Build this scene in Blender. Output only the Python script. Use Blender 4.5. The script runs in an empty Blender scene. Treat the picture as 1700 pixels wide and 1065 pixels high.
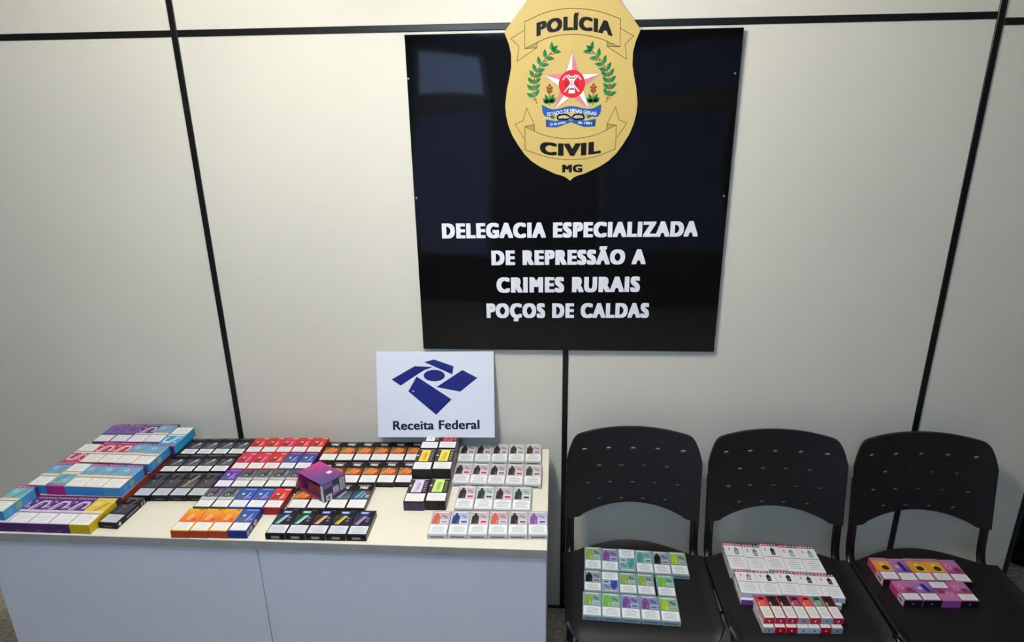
import bpy, bmesh, math, random
from mathutils import Matrix, Vector
random.seed(7)
S = bpy.context.scene
COL = S.collection
R = math.radians

# ------------------------------------------------------------------ camera
cam_d = bpy.data.cameras.new('camera'); cam = bpy.data.objects.new('camera', cam_d); COL.objects.link(cam)
yaw, pitch, roll = -.0696, .3232, -.0141
fwd = Vector((math.sin(yaw)*math.cos(pitch), math.cos(yaw)*math.cos(pitch), -math.sin(pitch)))
rgt = Vector((math.cos(yaw), -math.sin(yaw), 0)); upv = rgt.cross(fwd)
r2 = rgt*math.cos(roll)+upv*math.sin(roll); u2 = -rgt*math.sin(roll)+upv*math.cos(roll)
cam.matrix_world = Matrix(((r2.x, u2.x, -fwd.x, -.0396), (r2.y, u2.y, -fwd.y, -2.0511), (r2.z, u2.z, -fwd.z, 1.8863), (0, 0, 0, 1)))
cam_d.sensor_fit = 'HORIZONTAL'; cam_d.sensor_width = 36; cam_d.lens = 36*1060.86/1700
cam_d.clip_start = .02; cam_d.clip_end = 50
S.camera = cam
# ------------------------------------------------------------------ light set-up
LAMP_MAIN = 193.0        # radiance of the tubes in the lamp over the table
LAMP_FILL = 65.0        # radiance of the unseen lamp added behind the camera for cool fill
WINDOW = 1.2            # daylight panes behind the camera
w = bpy.data.worlds.new('world'); S.world = w; w.use_nodes = True
w.node_tree.nodes['Background'].inputs[0].default_value = (.55, .65, .8, 1)
w.node_tree.nodes['Background'].inputs[1].default_value = .15
S.view_settings.view_transform = 'Standard'; S.view_settings.look = 'None'
S.view_settings.gamma = 1; S.view_settings.use_curve_mapping = False
S.view_settings.exposure = 0.33

# ------------------------------------------------------------------ helpers
def lin(c):
    return tuple(((v/255)/12.92 if v/255 <= .04045 else ((v/255+.055)/1.055)**2.4) for v in c)

def mat(name, rgb=None, rough=.5, spec=.5, metal=0, attr=False, noise=None, emit=None, bump=None, coat=0):
    m = bpy.data.materials.new(name); m.use_nodes = True; nt = m.node_tree; b = nt.nodes['Principled BSDF']
    b.inputs['Roughness'].default_value = rough; b.inputs['Metallic'].default_value = metal
    b.inputs['Specular IOR Level'].default_value = spec; b.inputs['Coat Weight'].default_value = coat
    src = None
    if attr:
        a = nt.nodes.new('ShaderNodeAttribute'); a.attribute_name = 'Col'; src = a.outputs['Color']
    else:
        c = lin(rgb); b.inputs['Base Color'].default_value = (*c, 1)
        if noise:
            sc, amt, c2 = noise
            tc = nt.nodes.new('ShaderNodeTexCoord'); n = nt.nodes.new('ShaderNodeTexNoise')
            n.inputs['Scale'].default_value = sc; n.inputs['Detail'].default_value = 6
            nt.links.new(tc.outputs['Object'], n.inputs['Vector'])
            rp = nt.nodes.new('ShaderNodeValToRGB'); rp.color_ramp.elements[0].position = .5-amt; rp.color_ramp.elements[1].position = .5+amt
            rp.color_ramp.elements[0].color = (*c, 1); rp.color_ramp.elements[1].color = (*lin(c2), 1)
            nt.links.new(n.outputs['Fac'], rp.inputs['Fac']); src = rp.outputs['Color']
    if src: nt.links.new(src, b.inputs['Base Color'])
    if bump:
        sc, st, dist = bump
        tc = nt.nodes.new('ShaderNodeTexCoord'); n = nt.nodes.new('ShaderNodeTexNoise'); n.inputs['Scale'].default_value = sc
        n.inputs['Detail'].default_value = 3
        nt.links.new(tc.outputs['Object'], n.inputs['Vector'])
        bp = nt.nodes.new('ShaderNodeBump'); bp.inputs['Strength'].default_value = st; bp.inputs['Distance'].default_value = dist
        nt.links.new(n.outputs['Fac'], bp.inputs['Height']); nt.links.new(bp.outputs['Normal'], b.inputs['Normal'])
    if emit:
        b.inputs['Emission Color'].default_value = (*emit[0], 1); b.inputs['Emission Strength'].default_value = emit[1]
    return m

M = {
 'wall': mat('wall_laminate', (230, 227, 212), .42, .35, noise=(3.0, .35, (234, 231, 217)), bump=(220, .04, .002)),
 'profile': mat('black_aluminium', (16, 17, 17), .38, .4),
 'floor': mat('speckled_floor', (160, 148, 124), .8, .25, noise=(70, .16, (212, 199, 174)), bump=(90, .3, .004)),
 'ceil': mat('ceiling_white', (225, 224, 218), .8, .2),
 'dimwall': mat('room_wall_paint', (118, 116, 110), .8, .2),
 'frame': mat('window_frame_brown', (168, 158, 138), .6, .3),
 'pane': mat('daylit_pane', (150, 165, 190), .2, .5, emit=((.45, .60, 1.0), WINDOW)),
 'pane_low': mat('tinted_pane', (80, 90, 110), .2, .5, emit=((.45, .55, 1.0), WINDOW*.28)),
 'pane_dim': mat('shaded_pane', (60, 70, 90), .2, .5, emit=((.42, .55, 1.0), WINDOW*.12)),
 'tabletop': mat('cream_laminate', (242, 236, 216), .5, .3, noise=(9, .35, (246, 240, 222))),
 'edge': mat('grey_edge_band', (172, 172, 168), .6, .3, noise=(14, .3, (150, 150, 148))),
 'panel': mat('pale_grey_panel', (222, 226, 240), .55, .3, noise=(6, .35, (227, 231, 244))),
 'sign': mat('black_gloss_acrylic', (5, 5, 7), .045, .55),
 'gold': mat('gold_print', (205, 178, 100), .42, .35, noise=(2.5, .4, (214, 188, 112))),
 'ink': mat('printed_ink', attr=True, rough=.5, spec=.2),
 'white_ink': mat('white_vinyl', (246, 248, 255), .5, .3),
 'board': mat('white_board', (234, 241, 255), .5, .3),
 'card': mat('printed_carton', attr=True, rough=.42, spec=.2),
 'paper': mat('warning_label_paper', attr=True, rough=.55, spec=.3),
 'plastic': mat('black_polypropylene', (17, 17, 19), .52, .4, bump=(600, .08, .001)),
 'tube': mat('black_painted_steel', (15, 16, 20), .3, .5),
 'screw': mat('steel_screw', (170, 168, 165), .3, .5, metal=1),
 'lamp': mat('lamp_white', (235, 235, 232), .5, .3),
 'tubelight': mat('warm_tube_light', (255, 250, 235), .5, .2, emit=((1.0, .96, .90), LAMP_MAIN)),
 'tubefill': mat('cool_fill_tube', (240, 246, 255), .5, .2, emit=((.37, .63, 1.0), LAMP_FILL)),
 'navy': mat('navy_fabric', (24, 28, 48), .85, .2, bump=(300, .2, .002)),
 'blackfab': mat('black_fabric', (10, 10, 11), .85, .2),
}

def tag(o, label=None, cat=None, group=None, kind=None):
    if label: o['label'] = label
    if cat: o['category'] = cat
    if group: o['group'] = group
    if kind: o['kind'] = kind
    return o

def link(name, me, parent=None, loc=None, rz=0):
    o = bpy.data.objects.new(name, me); COL.objects.link(o)
    if parent: o.parent = parent
    if loc: o.location = loc
    if rz: o.rotation_euler = (0, 0, rz)
    return o

def empty(name, loc=(0, 0, 0), rz=0):
    o = link(name, None, None, loc, rz); o.empty_display_size = .05
    return o

def bm_mesh(name, bm, m, smooth=False):
    me = bpy.data.meshes.new(name); bmesh.ops.recalc_face_normals(bm, faces=bm.faces[:]); bm.to_mesh(me); bm.free()
    me.materials.append(m)
    if smooth:
        for p in me.polygons: p.use_smooth = True
    return me

def bx(bm, x0, x1, y0, y1, z0, z1, bev=0):
    g = bmesh.ops.create_cube(bm, size=1, matrix=Matrix.Translation(((x0+x1)/2, (y0+y1)/2, (z0+z1)/2)) @ Matrix.Diagonal((x1-x0, y1-y0, z1-z0, 1)))
    if bev:
        es = list({e for v in g['verts'] for e in v.link_edges})
        bmesh.ops.bevel(bm, geom=es, offset=bev, segments=1, affect='EDGES')

def box_obj(name, x0, x1, y0, y1, z0, z1, m, parent=None, bev=.001):
    bm = bmesh.new(); bx(bm, x0, x1, y0, y1, z0, z1, bev)
    return link(name, bm_mesh(name, bm, m), parent)

def tube(bm, pts, rx, ry, seg=12):
    """oval tube along a path in the local YZ plane (section: rx along X, ry across)"""
    rings = []
    for i, p in enumerate(pts):
        a = pts[max(i-1, 0)]; b = pts[min(i+1, len(pts)-1)]
        t = (Vector(b)-Vector(a)).normalized()
        sx = Vector((1, 0, 0)) if abs(t.x) < .9 else Vector((0, 1, 0))
        sy = t.cross(sx).normalized(); sx = sy.cross(t).normalized()
        rings.append([bm.verts.new(Vector(p)+sx*rx*math.cos(2*math.pi*k/seg)+sy*ry*math.sin(2*math.pi*k/seg)) for k in range(seg)])
    for a, b in zip(rings, rings[1:]):
        for k in range(seg): bm.faces.new((a[k], a[(k+1) % seg], b[(k+1) % seg], b[k]))
    bm.faces.new(rings[0]); bm.faces.new(rings[-1][::-1])

def smooth_path(pts, n=6):
    out = []
    P = [Vector(p) for p in pts]; P = [P[0]*2-P[1]]+P+[P[-1]*2-P[-2]]
    for i in range(1, len(P)-2):
        for k in range(n):
            t = k/n; a, b, c, d = P[i-1:i+3]
            out.append(.5*((2*b)+(c-a)*t+(2*a-5*b+4*c-d)*t*t+(3*b-a-3*c+d)*t**3))
    out.append(P[-2]); return [tuple(v) for v in out]

class Print:
    """flat printed shapes: polygons with a colour each, gathered into one mesh"""
    def __init__(s): s.v = []; s.f = []; s.c = []
    def poly(s, pts, col):
        n = len(s.v); s.v += [tuple(p) for p in pts]; s.f.append(tuple(range(n, n+len(pts))))
        s.c.append(col if isinstance(col, list) else [col]*len(pts))
    def mesh(s, name, m):
        me = bpy.data.meshes.new(name); me.from_pydata(s.v, [], s.f); me.materials.append(m)
        a = me.color_attributes.new('Col', 'FLOAT_COLOR', 'CORNER'); i = 0
        for f in s.c:
            for c in f: a.data[i].color = (*lin(c), 1); i += 1
        return me

TXT = {}
def text_geo(t, sp=1.0):
    if (t, sp) in TXT: return TXT[t, sp]
    c = bpy.data.curves.new('lettering', 'FONT'); c.body = t; c.size = 1; c.resolution_u = 4; c.space_character = sp
    o = bpy.data.objects.new('lettering', c); COL.objects.link(o); bpy.context.view_layer.update()
    me = bpy.data.meshes.new_from_object(o.evaluated_get(bpy.context.evaluated_depsgraph_get()))
    vs = [(v.co.x, v.co.y) for v in me.vertices]; fs = [tuple(p.vertices) for p in me.polygons]
    bpy.data.objects.remove(o); bpy.data.curves.remove(c); bpy.data.meshes.remove(me)
    TXT[t, sp] = (vs, fs, min(v[0] for v in vs), max(v[0] for v in vs)); return TXT[t, sp]

CAP = .729     # cap height of the built-in face
def put_text(pr, t, fn, col, bold=(.045, .018), up=(0, -1, 0), sp=1.0):
    """fn maps (0..1 along the line, 0..1 cap height) to a 3-D point; bold thickens the strokes by overlaying shifted copies"""
    vs, fs, x0, x1 = text_geo(t, sp); bx_, by_ = bold
    sh = [(i/2*bx_, j*by_) for i in (-2, -1, 0, 1, 2) for j in (-1, 1)] if bx_ else [(0, 0)]
    for k, (dx, dy) in enumerate(sh):
        P = [Vector(fn((x+dx-x0+bx_)/(x1-x0+2*bx_), (y+dy+by_)/(CAP+2*by_)))+Vector(up)*k*3e-5 for x, y in vs]
        for f in fs: pr.poly([P[i] for i in f], col)

# ================================================================== the setting
def struct(o): return tag(o, kind='structure')
CE = 2.62  # ceiling height
# floor runs on through the doorway at the right
struct(box_obj('floor', -3.2, 4.0, -4.3, 2.2, -.06, 0, M['floor'], bev=0))
struct(box_obj('ceiling', -3.2, 4.0, -4.3, 2.2, CE, 2.81, M['ceil'], bev=0))
struct(box_obj('wall_left', -3.2, -3.12, -4.3, .0, 0, CE, M['dimwall'], bev=0))
struct(box_obj('wall_right', 3.6, 3.68, -4.3, 2.2, 0, CE, M['dimwall'], bev=0))
wb = empty('wall_back'); struct(wb); wb['label'] = 'cream laminate partition wall with black aluminium profiles'
ZB, ZB2 = 2.111, 2.0945
def panel(x0, x1, z0, z1): box_obj('panel', x0, x1, 0, .033, z0, z1, M['wall'], wb, .0015)
hp = .0095
seams = [-3.12, -2.4, -1.2, 0, 1.2, 1.622]
for a, b in zip(seams, seams[1:]):
    zb = ZB2 if a == 1.2 else ZB
    panel(a+hp-.002, b-hp+.002, .011, zb-hp+.002); panel(a+hp-.002, b-hp+.002, zb+hp-.002, CE)
panel(1.622+hp, 2.44-hp, ZB2+hp-.002, CE)          # over the doorway
panel(2.44+hp-.002, 3.6, .011, CE)
def prof(x0, x1, z0, z1, d=.004): box_obj('profile', x0, x1, -d, .034, z0, z1, M['profile'], wb, .0012)
for x in (-2.4, -1.2, 0, 1.2): prof(x-hp, x+hp, .0, CE, .005)
for a, b in zip(seams, seams[1:]):
    zb = ZB2 if a == 1.2 else ZB
    prof(a+hp, b-hp, zb-hp, zb+hp); prof(a+hp, b-hp, 0, .0115)
prof(1.622-hp*.7, 1.622+hp*.7, 0, CE, .006); prof(2.44-hp, 2.44+hp, 0, CE, .006); prof(1.63, 2.43, ZB2-hp, ZB2+hp)
prof(2.45, 3.6, 0, .0115)
struct(box_obj('wall_corridor', 1.0, 3.6, 2.12, 2.2, 0, CE, M['dimwall'], bev=0))

# wall behind the camera with its glazed openings (seen mirrored in the black sign)
wf = empty('wall_front'); struct(wf)
FY = -4.2
def fw(x0, x1, z0, z1): box_obj('panel', x0, x1, FY-.05, FY, z0, z1, M['dimwall'], wf, 0)
fw(-3.12, 3.6, 0, .5); fw(-3.12, 3.6, 2.42, CE); fw(-3.12, -1.45, .5, 2.42); fw(-.62, .40, .5, 2.42); fw(1.62, 3.6, .5, 2.42)
for i, (a, b, pm) in enumerate(((-1.45, -.62, 'pane'), (.40, 1.62, 'pane_dim'))):
    wn = empty('window_%d' % (i+1), (0, 0, 0)); struct(wn)
    for z0, z1 in ((.5, 1.86), (1.99, 2.42)):
        box_obj('pane', a+.06, b-.06, FY-.03, FY-.02, z0+.03, z1-.03, M['pane_low' if pm == 'pane' and z0 < 1 else pm], wn, 0)
    bm = bmesh.new()
    for r in ((a, a+.06, .5, 2.42), (b-.06, b, .5, 2.42), (a+.06, b-.06, .5, .53), (a+.06, b-.06, 2.39, 2.42), (a+.06, b-.06, 1.83, 2.02)):
        bx(bm, r[0], r[1], FY-.04, FY+.012, r[2], r[3])
    link('window_frame', bm_mesh('window_frame', bm, M['frame']), wn)

# ceiling lamp, and a second one added for fill light
def lamp(name, label, loc, length, mt, rz, gap=.09):
    t = empty(name, loc, rz); tag(t, label, 'lamp')
    bm = bmesh.new(); bx(bm, -.07-gap/2, .07+gap/2, -length/2-.03, length/2+.03, -.045, 0, .006)
    link('housing', bm_mesh('housing', bm, M['lamp']), t)
    for s in (-1, 1):
        bm = bmesh.new(); tube(bm, [(s*gap/2, -length/2, -.075), (s*gap/2, length/2, -.075)], .013, .013, 10)
        link('light_tube', bm_mesh('light_tube', bm, mt, True), t)
        bm = bmesh.new()
        for e in (-1, 1): bx(bm, s*gap/2-.012, s*gap/2+.012, e*(length/2+.002)-.008 if e < 0 else length/2+.001, e*(length/2+.002) if e < 0 else length/2+.01, -.09, -.045)
        link('tube_holder', bm_mesh('tube_holder', bm, M['lamp']), t)
    return t
lamp('ceiling_lamp', 'twin tube ceiling lamp in front of the black sign', (-.44, -.99, CE), .6, M['tubelight'], 0)
lamp('ceiling_lamp', 'cool twin tube fill lamp added unseen at the back of the room', (-.35, -3.1, CE), 1.2, M['tubefill'], R(90))  # added fill lamp, out of view; brightens faces turned to the camera

# ================================================================== the table
T = .735
tb = empty('table', (-.877, -.317, 0)); tag(tb, 'long white table with a cream top and pale grey two-panel front', 'table')
def tpart(name, x0, x1, y0, y1, z0, z1, m, bev=.0012):
    o = box_obj(name, x0+.877, x1+.877, y0+.317, y1+.317, z0, z1, m, tb, bev); return o
tpart('tabletop', -1.70, -.054, -.5885, -.045, T-.024, T, M['tabletop'], .001)
tpart('edge_band', -1.70, -.054, -.5905, -.589, T-.028, T-.0005, M['edge'], .0003)
tpart('front_panel', -1.698, -.8787, -.586, -.570, .03, T-.028, M['panel'])
tpart('front_panel', -.8763, -.056, -.586, -.570, .03, T-.028, M['panel'])
tpart('side_panel', -1.698, -1.680, -.569, -.06, 0, T-.0245, M['panel'])
tpart('side_panel', -.074, -.056, -.569, -.06, 0, T-.0245, M['panel'])
tpart('divider_panel', -.886, -.868, -.569, -.06, 0, T-.0245, M['panel'])

# ================================================================== black wall sign
SG = empty('wall_sign', (.003, -.006, 1.1)); tag(SG, 'square glossy black wall sign with white lettering', 'sign')
SW, SH = .983, .992
bm = bmesh.new(); N = 60
def wave(u, v):   # the thin sheet is not quite flat
    return -.010-.0016*math.sin(3.1*u+1.0)*math.sin(2.2*v+.6)-.0014*math.sin(9*v+2*u)*(u*(1-u))**.5-.0016*math.sin(15*u+6*v)*max(0, v-.62)
grid = [[bm.verts.new(((i/N-.5)*SW, wave(i/N, j/N), j/N*SH)) for i in range(N+1)] for j in range(N+1)]
for j in range(N):
    for i in range(N): bm.faces.new((grid[j][i], grid[j][i+1], grid[j+1][i+1], grid[j+1][i]))
rim = [(i, 0) for i in range(N)]+[(N, j) for j in range(N)]+[(i, N) for i in range(N, 0, -1)]+[(0, j) for j in range(N, 0, -1)]
fr_ = [bm.verts.new(grid[j][i].co) for i, j in rim]; bk_ = [bm.verts.new(grid[j][i].co+Vector((0, .004, 0))) for i, j in rim]
nf = len(bm.faces)
for i in range(len(rim)): bm.faces.new((fr_[i], fr_[(i+1) % len(rim)], bk_[(i+1) % len(rim)], bk_[i]))
bm.faces.new([bm.verts.new(v.co) for v in bk_])
me = bpy.data.meshes.new('sheet'); bm.to_mesh(me); bm.free(); me.materials.append(M['sign'])
for p in me.polygons: p.use_smooth = p.index < nf
if me.polygons[0].normal.y > 0: me.flip_normals()
sh = link('sheet', me, SG)
def surf(x, z, off=.0006): return (x-.003, wave((x-.003)/SW+.5, (z-1.1)/SH)-off, z-1.1)
for line, x0, x1, zl, zr, h in (('DELEGACIA ESPECIALIZADA', -.4045, .411, 1.4842, 1.4896, .0518), ('DE REPRESSÃO A', -.246, .253, 1.3955, 1.3997, .0518),
                                ('CRIMES RURAIS', -.231, .2385, 1.3025, 1.307, .055), ('POÇOS DE CALDAS', -.2665, .2725, 1.2139, 1.2183, .054)):
    pr = Print(); put_text(pr, line, lambda a, b: surf(x0+a*(x1-x0), zl+a*(zr-zl)+b*h), (232, 234, 244), (.086, .034), sp=1.24)
    me = pr.mesh('lettering', M['white_ink']); o = link('lettering', me, SG); o['label'] = 'white lettering on the black sign'
for x, z in ((-.485, 1.97), (-.4812, 1.6142), (.4818, 1.6153), (.482, 1.97)):
    bm = bmesh.new(); bmesh.ops.create_uvsphere(bm, u_segments=12, v_segments=6, radius=.0042, matrix=Matrix.Translation(surf(x, z, 0)) @ Matrix.Diagonal((1, .5, 1, 1)))
    link('screw', bm_mesh('screw', bm, M['screw'], True), SG)

# ------------------------------------------------------------------ badge
BD = empty('police_badge', (.005, -.0195, 1.88)); tag(BD, 'gold shield badge with a star crest over the black sign', 'badge')
half = [(0, 330), (22, 322), (60, 318), (100, 318), (122, 308), (132, 292), (197, 213), (184, 180), (177.5, 152), (177.5, 118), (184, 85), (191, 58), (197.5, 10), (195, -20), (188.5, -48), (178, -75), (160, -105), (140, -133), (117, -155), (90, -172), (66, -183), (44, -193), (23, -198.5), (10, -205), (1, -214)]
out = [(x, z) for x, z in half]+[(-x, z) for x, z in half[::-1][:-1] if x > 1]
bm = bmesh.new()
f0 = [bm.verts.new((x/1000, -.004, z/1000)) for x, z in out]; b0 = [bm.verts.new((x/1000, .0, z/1000)) for x, z in out]
bm.faces.new(f0); bm.faces.new(b0[::-1])
for i in range(len(out)): bm.faces.new((f0[i], f0[(i+1) % len(out)], b0[(i+1) % len(out)], b0[i]))
link('shield', bm_mesh('shield', bm, M['gold']), BD)
def bp(x, z, lay=1): return (x/1000, -.004-.00025*lay, z/1000)
def stroke(pr, pts, wd, col, lay=1, close=False):
    n = len(pts); rng = range(n if close else n-1)
    for i in rng:
        a = Vector(pts[i]); b = Vector(pts[(i+1) % n]); d = (b-a)
        if d.length < 1e-6: continue
        d.normalize(); q = Vector((-d.y, d.x))*wd/2; a = a-d*wd*.4; b = b+d*wd*.4
        pr.poly([bp(*(a+q), lay), bp(*(b+q), lay), bp(*(b-q), lay), bp(*(a-q), lay)], col)
def arc(pts, n=8):
    return [tuple(v)[:2] for v in smooth_path([(x, z, 0) for x, z in pts], n)]
LN = (74, 58, 26)
pr = Print()
top = arc([(-137, 239), (-69, 264), (0, 271), (70, 263), (138, 241)]); bot = arc([(139, 167), (71, 193), (0, 203), (-69, 195), (-137, 167)])
stroke(pr, top+bot, 1.6, LN, 1, True); pr2 = Print()
for s in (-1, 1):
    stroke(pr, [(s*138, 217), (s*177.5, 195), (s*154, 173.5), (s*160, 133), (s*102, 169)], 1.6, LN)
    pr.poly([bp(s*138, 167), bp(s*101, 184), bp(s*102, 169)], (178, 150, 84)); stroke(pr, [(s*138, 167), (s*102, 169), (s*101, 184)], 1.6, LN, 2)
    stroke(pr2, [(s*140, -87), (s*168, -45), (s*144, -34.5), (s*133, 2), (s*109, -47)], 1.6, LN)
    pr2.poly([bp(s*138, -51), bp(s*110, -46), bp(s*109, -63)], (178, 150, 84)); stroke(pr2, [(s*138, -51), (s*110, -46), (s*109, -63)], 1.6, LN, 2)
stroke(pr2, arc([(-138, -52), (-72, -79), (0, -88), (71, -79), (137, -50)])+arc([(137, -120), (67, -144), (0, -150), (-67, -142), (-138, -120)]), 1.6, LN, 1, True)
link('ribbon_outline', pr2.mesh('ribbon_outline', M['ink']), BD); link('ribbon_outline', pr.mesh('ribbon_outline', M['ink']), BD); pr = Print()
stroke(pr, arc([(-22, 322), (-14, 308), (0, 302), (14, 308), (22, 322)]), 2.2, LN, 1)
link('crest_mark', pr.mesh('crest_mark', M['ink']), BD)
K = (9, 8, 7)
for t, fn in (('POLÍCIA', lambda a, b: bp(-103+a*220, 197+17*(1-((a-.47)/.5)**2)+b*38.5, 2)), ('CIVIL', lambda a, b: bp(-93+a*186, -139+8*((a-.5)/.5)**2+b*39, 2)), ('MG', lambda a, b: bp(-24+a*62, -188+b*24.5, 2))):
    pr = Print(); put_text(pr, t, fn, K, (.072, .034), sp=1.16); o = link('lettering', pr.mesh('lettering', M['ink']), BD); o['label'] = 'bold black lettering on the gold shield'
# star
pr = Print(); cx, cz, RO, RI = 2, 68, 86, 33
def star(ro, ri, off=0): return [(cx+(ro if k % 2 == 0 else ri)*math.sin(k*math.pi/5), cz+(ro if k % 2 == 0 else ri)*math.cos(k*math.pi/5)) for k in range(10)]
so = star(RO+5, RI+4); pr.poly([bp(x, z, 1) for x, z in so], (176, 168, 150))
si = star(RO, RI)
for k in range(10):
    c = (250, 248, 246) if k % 2 else (222, 128, 138)
    pr.poly([bp(cx, cz, 2), bp(*si[k], 2), bp(*si[(k+1) % 10], 2)], c)
circ = lambda r, lay, n=36, ox=0, oz=0: [bp(cx+ox+r*math.sin(2*math.pi*i/n), cz+oz+r*math.cos(2*math.pi*i/n), lay) for i in range(n)]
pr.poly(circ(39, 3), (215, 38, 48))
for s in (-1, 1):   # crossed picks with their heads
    stroke(pr, [(cx-s*21, cz-21), (cx+s*16, cz+22)], 3.2, (250, 248, 246), 4)
    stroke(pr, [(cx+s*26, cz+13), (cx+s*19, cz+22), (cx+s*8, cz+24)], 3.4, (250, 248, 246), 4)
    for q in (-6, 0, 6): stroke(pr, [(cx+s*11, cz+q*.6), (cx+s*21, cz+q)], 2.2, (120, 20, 26), 4)
pr.poly([bp(cx+a, cz+b, 5) for a, b in ((-9, 22), (9, 22), (5, 1), (10, -26), (-10, -26), (-5, 1))], (245, 244, 242))
pr.poly([bp(cx+a, cz+b, 6) for a, b in ((-8, 15), (8, 15), (7.4, 18), (-7.4, 18))], (60, 58, 60))
pr.poly([bp(cx+a, cz+b, 6) for a, b in ((-6, -12), (6, -12), (7, -16), (-7, -16))], (60, 58, 60))
stroke(pr, [(cx, cz+10), (cx, cz-8)], 2, (90, 90, 95), 6)
link('star', pr.mesh('star', M['ink']), BD)
# wreaths
def leaf(pr, x, z, ang, L, wd, col, lay=2):
    d = Vector((math.cos(ang), math.sin(ang))); q = Vector((-d.y, d.x)); p = Vector((x, z))
    pts = [p, p+d*L*.3+q*wd, p+d*L*.65+q*wd*.9, p+d*L, p+d*L*.65-q*wd*.6, p+d*L*.3-q*wd*.7]
    pr.poly([bp(*v, lay) for v in pts], [col]*3+[(30, 96, 50)]*3)
spine = arc([(-57, 158), (-82, 133), (-100, 108), (-108, 87), (-111, 64), (-110, 39), (-102, 15)], 4)
for s, nm in ((-1, 'laurel'), (1, 'laurel')):
    pr = Print(); sp = [(-s*x if s > 0 else x, z) for x, z in spine]; sp = [(abs(x)*s+(2 if s > 0 else 0), z) for x, z in spine]
    stroke(pr, sp, 2, (40, 80, 40), 1)
    for i in range(0, len(sp)-1, 3):
        x, z = sp[i]; j = min(i+1, len(sp)-1); d = math.atan2(sp[max(i-1, 0)][1]-sp[j][1], sp[max(i-1, 0)][0]-sp[j][0])
        for e in (-1, 1): leaf(pr, x, z, d+e*.85, 27, 7.0, (46, 150, 84))
        for e in (-1, 1):
            cxx, czz = x+e*3.4, z-7
            pr.poly([bp(cxx+2.4*math.cos(t*math.pi/4), czz+2.4*math.sin(t*math.pi/4), 3) for t in range(8)], (176, 44, 40))
    leaf(pr, sp[0][0], sp[0][1], math.atan2(sp[0][1]-sp[2][1], sp[0][0]-sp[2][0]), 23, 7, (46, 150, 84))
    link(nm, pr.mesh(nm, M['ink']), BD)
    pr = Print(); fx = s*65+1
    for a, b in ((0, 70), (-6, 63), (6, 63), (0, 60), (-5, 54), (5, 54), (0, 50)):
        pr.poly([bp(fx+a+4.2*math.cos(t*math.pi/4), b-5+4.2*math.sin(t*math.pi/4), 3) for t in range(8)], (146, 70, 44))
    stroke(pr, [(fx, 46), (fx, 8)], 2, (40, 90, 44), 2)
    for a, L in ((.5, 24), (2.64, 24), (1.0, 27), (2.14, 27), (.25, 20), (2.9, 20)): leaf(pr, fx, 10+L*.3, a, L, 6.0, (60, 140, 74))
    link('coffee_flower', pr.mesh('coffee_flower', M['ink']), BD)
# blue scroll and bow
pr = Print(); BL = (28, 84, 158)
up_ = arc([(-87, 11), (-52, -3), (1, 6), (55, -3), (90, 10)], 6); lo_ = arc([(89, -13), (72, -26), (1, -10), (-68, -24), (-85, -12)], 6)[::-1]
for i in range(len(up_)-1): pr.poly([bp(*up_[i], 4), bp(*up_[i+1], 4), bp(*lo_[i+1], 4), bp(*lo_[i], 4)], BL)
for s in (-1, 1):
    a = arc([(2, -36), (s*26+1, -28), (s*42, -36), (s*75, -31)], 5); b = arc([(2, -40), (s*20, -47), (s*42, -54), (s*74, -53)], 5)
    for i in range(len(a)-1): pr.poly([bp(*a[i], 3), bp(*a[i+1], 3), bp(*b[i+1], 3), bp(*b[i], 3)], BL)
    pr.poly([bp(s*75, -31, 3), bp(s*67, -42, 3), bp(s*74, -53, 3), bp(s*70, -42, 3)], BL)
    lp = arc([(2, -28), (s*14, -18), (s*36, -20), (s*38, -30), (s*18, -32), (2, -28)], 5)
    stroke(pr, lp, 4.2, (34, 84, 160), 5)
    leaf(pr, s*46, -27, 0.2 if s > 0 else 2.9, 18, 5, (60, 140, 74), 3)
pr.poly([bp(2+6*math.cos(t*math.pi/4), -28+5*math.sin(t*math.pi/4), 6) for t in range(8)], (28, 74, 146))
link('blue_scroll', pr.mesh('blue_scroll', M['ink']), BD)
pr = Print(); Wt = (236, 240, 246)
def scroll(a): return (-17+ (9.5*math.cos((a-.5)*2*math.pi*.98)+.5)*.5)
put_text(pr, 'ESTADO DE MINAS GERAIS', lambda a, b: bp(-71+a*148, scroll(a)+5.5*0+b*11, 7), Wt, (.03, .01), sp=1.05)
put_text(pr, '15 de Junho', lambda a, b: bp(-62+a*47, -50+a*7+b*8, 7), Wt, (.02, .01))
put_text(pr, 'de 1891', lambda a, b: bp(22+a*42, -44-a*4.5+b*8, 7), Wt, (.02, .01))
o = link('scroll_lettering', pr.mesh('scroll_lettering', M['ink']), BD)

# ------------------------------------------------------------------ white board with blue emblem
RF = empty('tabletop_sign', (-.4465, -.094, .7995)); tag(RF, 'white board sign with dark blue emblem leaning on the wall', 'sign')
RF.rotation_euler = (-math.atan2(.078, .289), R(-1.0), 0)
def rf(x, z, lay=1): return ((x+13)/1000, -.0003*lay, z/1000)
bm = bmesh.new(); bx(bm, -.2055, .2055, 0, .006, .0, .300, .0008); link('board', bm_mesh('board', bm, M['board']), RF)
pr = Print(); NB = (27, 38, 116); ED = (20, 26, 62)
shapes = [[(-165, 204), (-83, 250), (-19, 247), (-50, 236), (-82, 216), (-134, 182)], [(-49, 264), (-15, 273), (53, 249), (48, 221), (-19, 251)],
          [(-15+37*math.cos(t*math.pi/16), 217+20*math.sin(t*math.pi/16)) for t in range(32)], [(-8, 177), (83, 236), (135, 209), (75, 161)], [(-77, 214), (44, 134), (-11, 80), (-107, 162)]]
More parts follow.
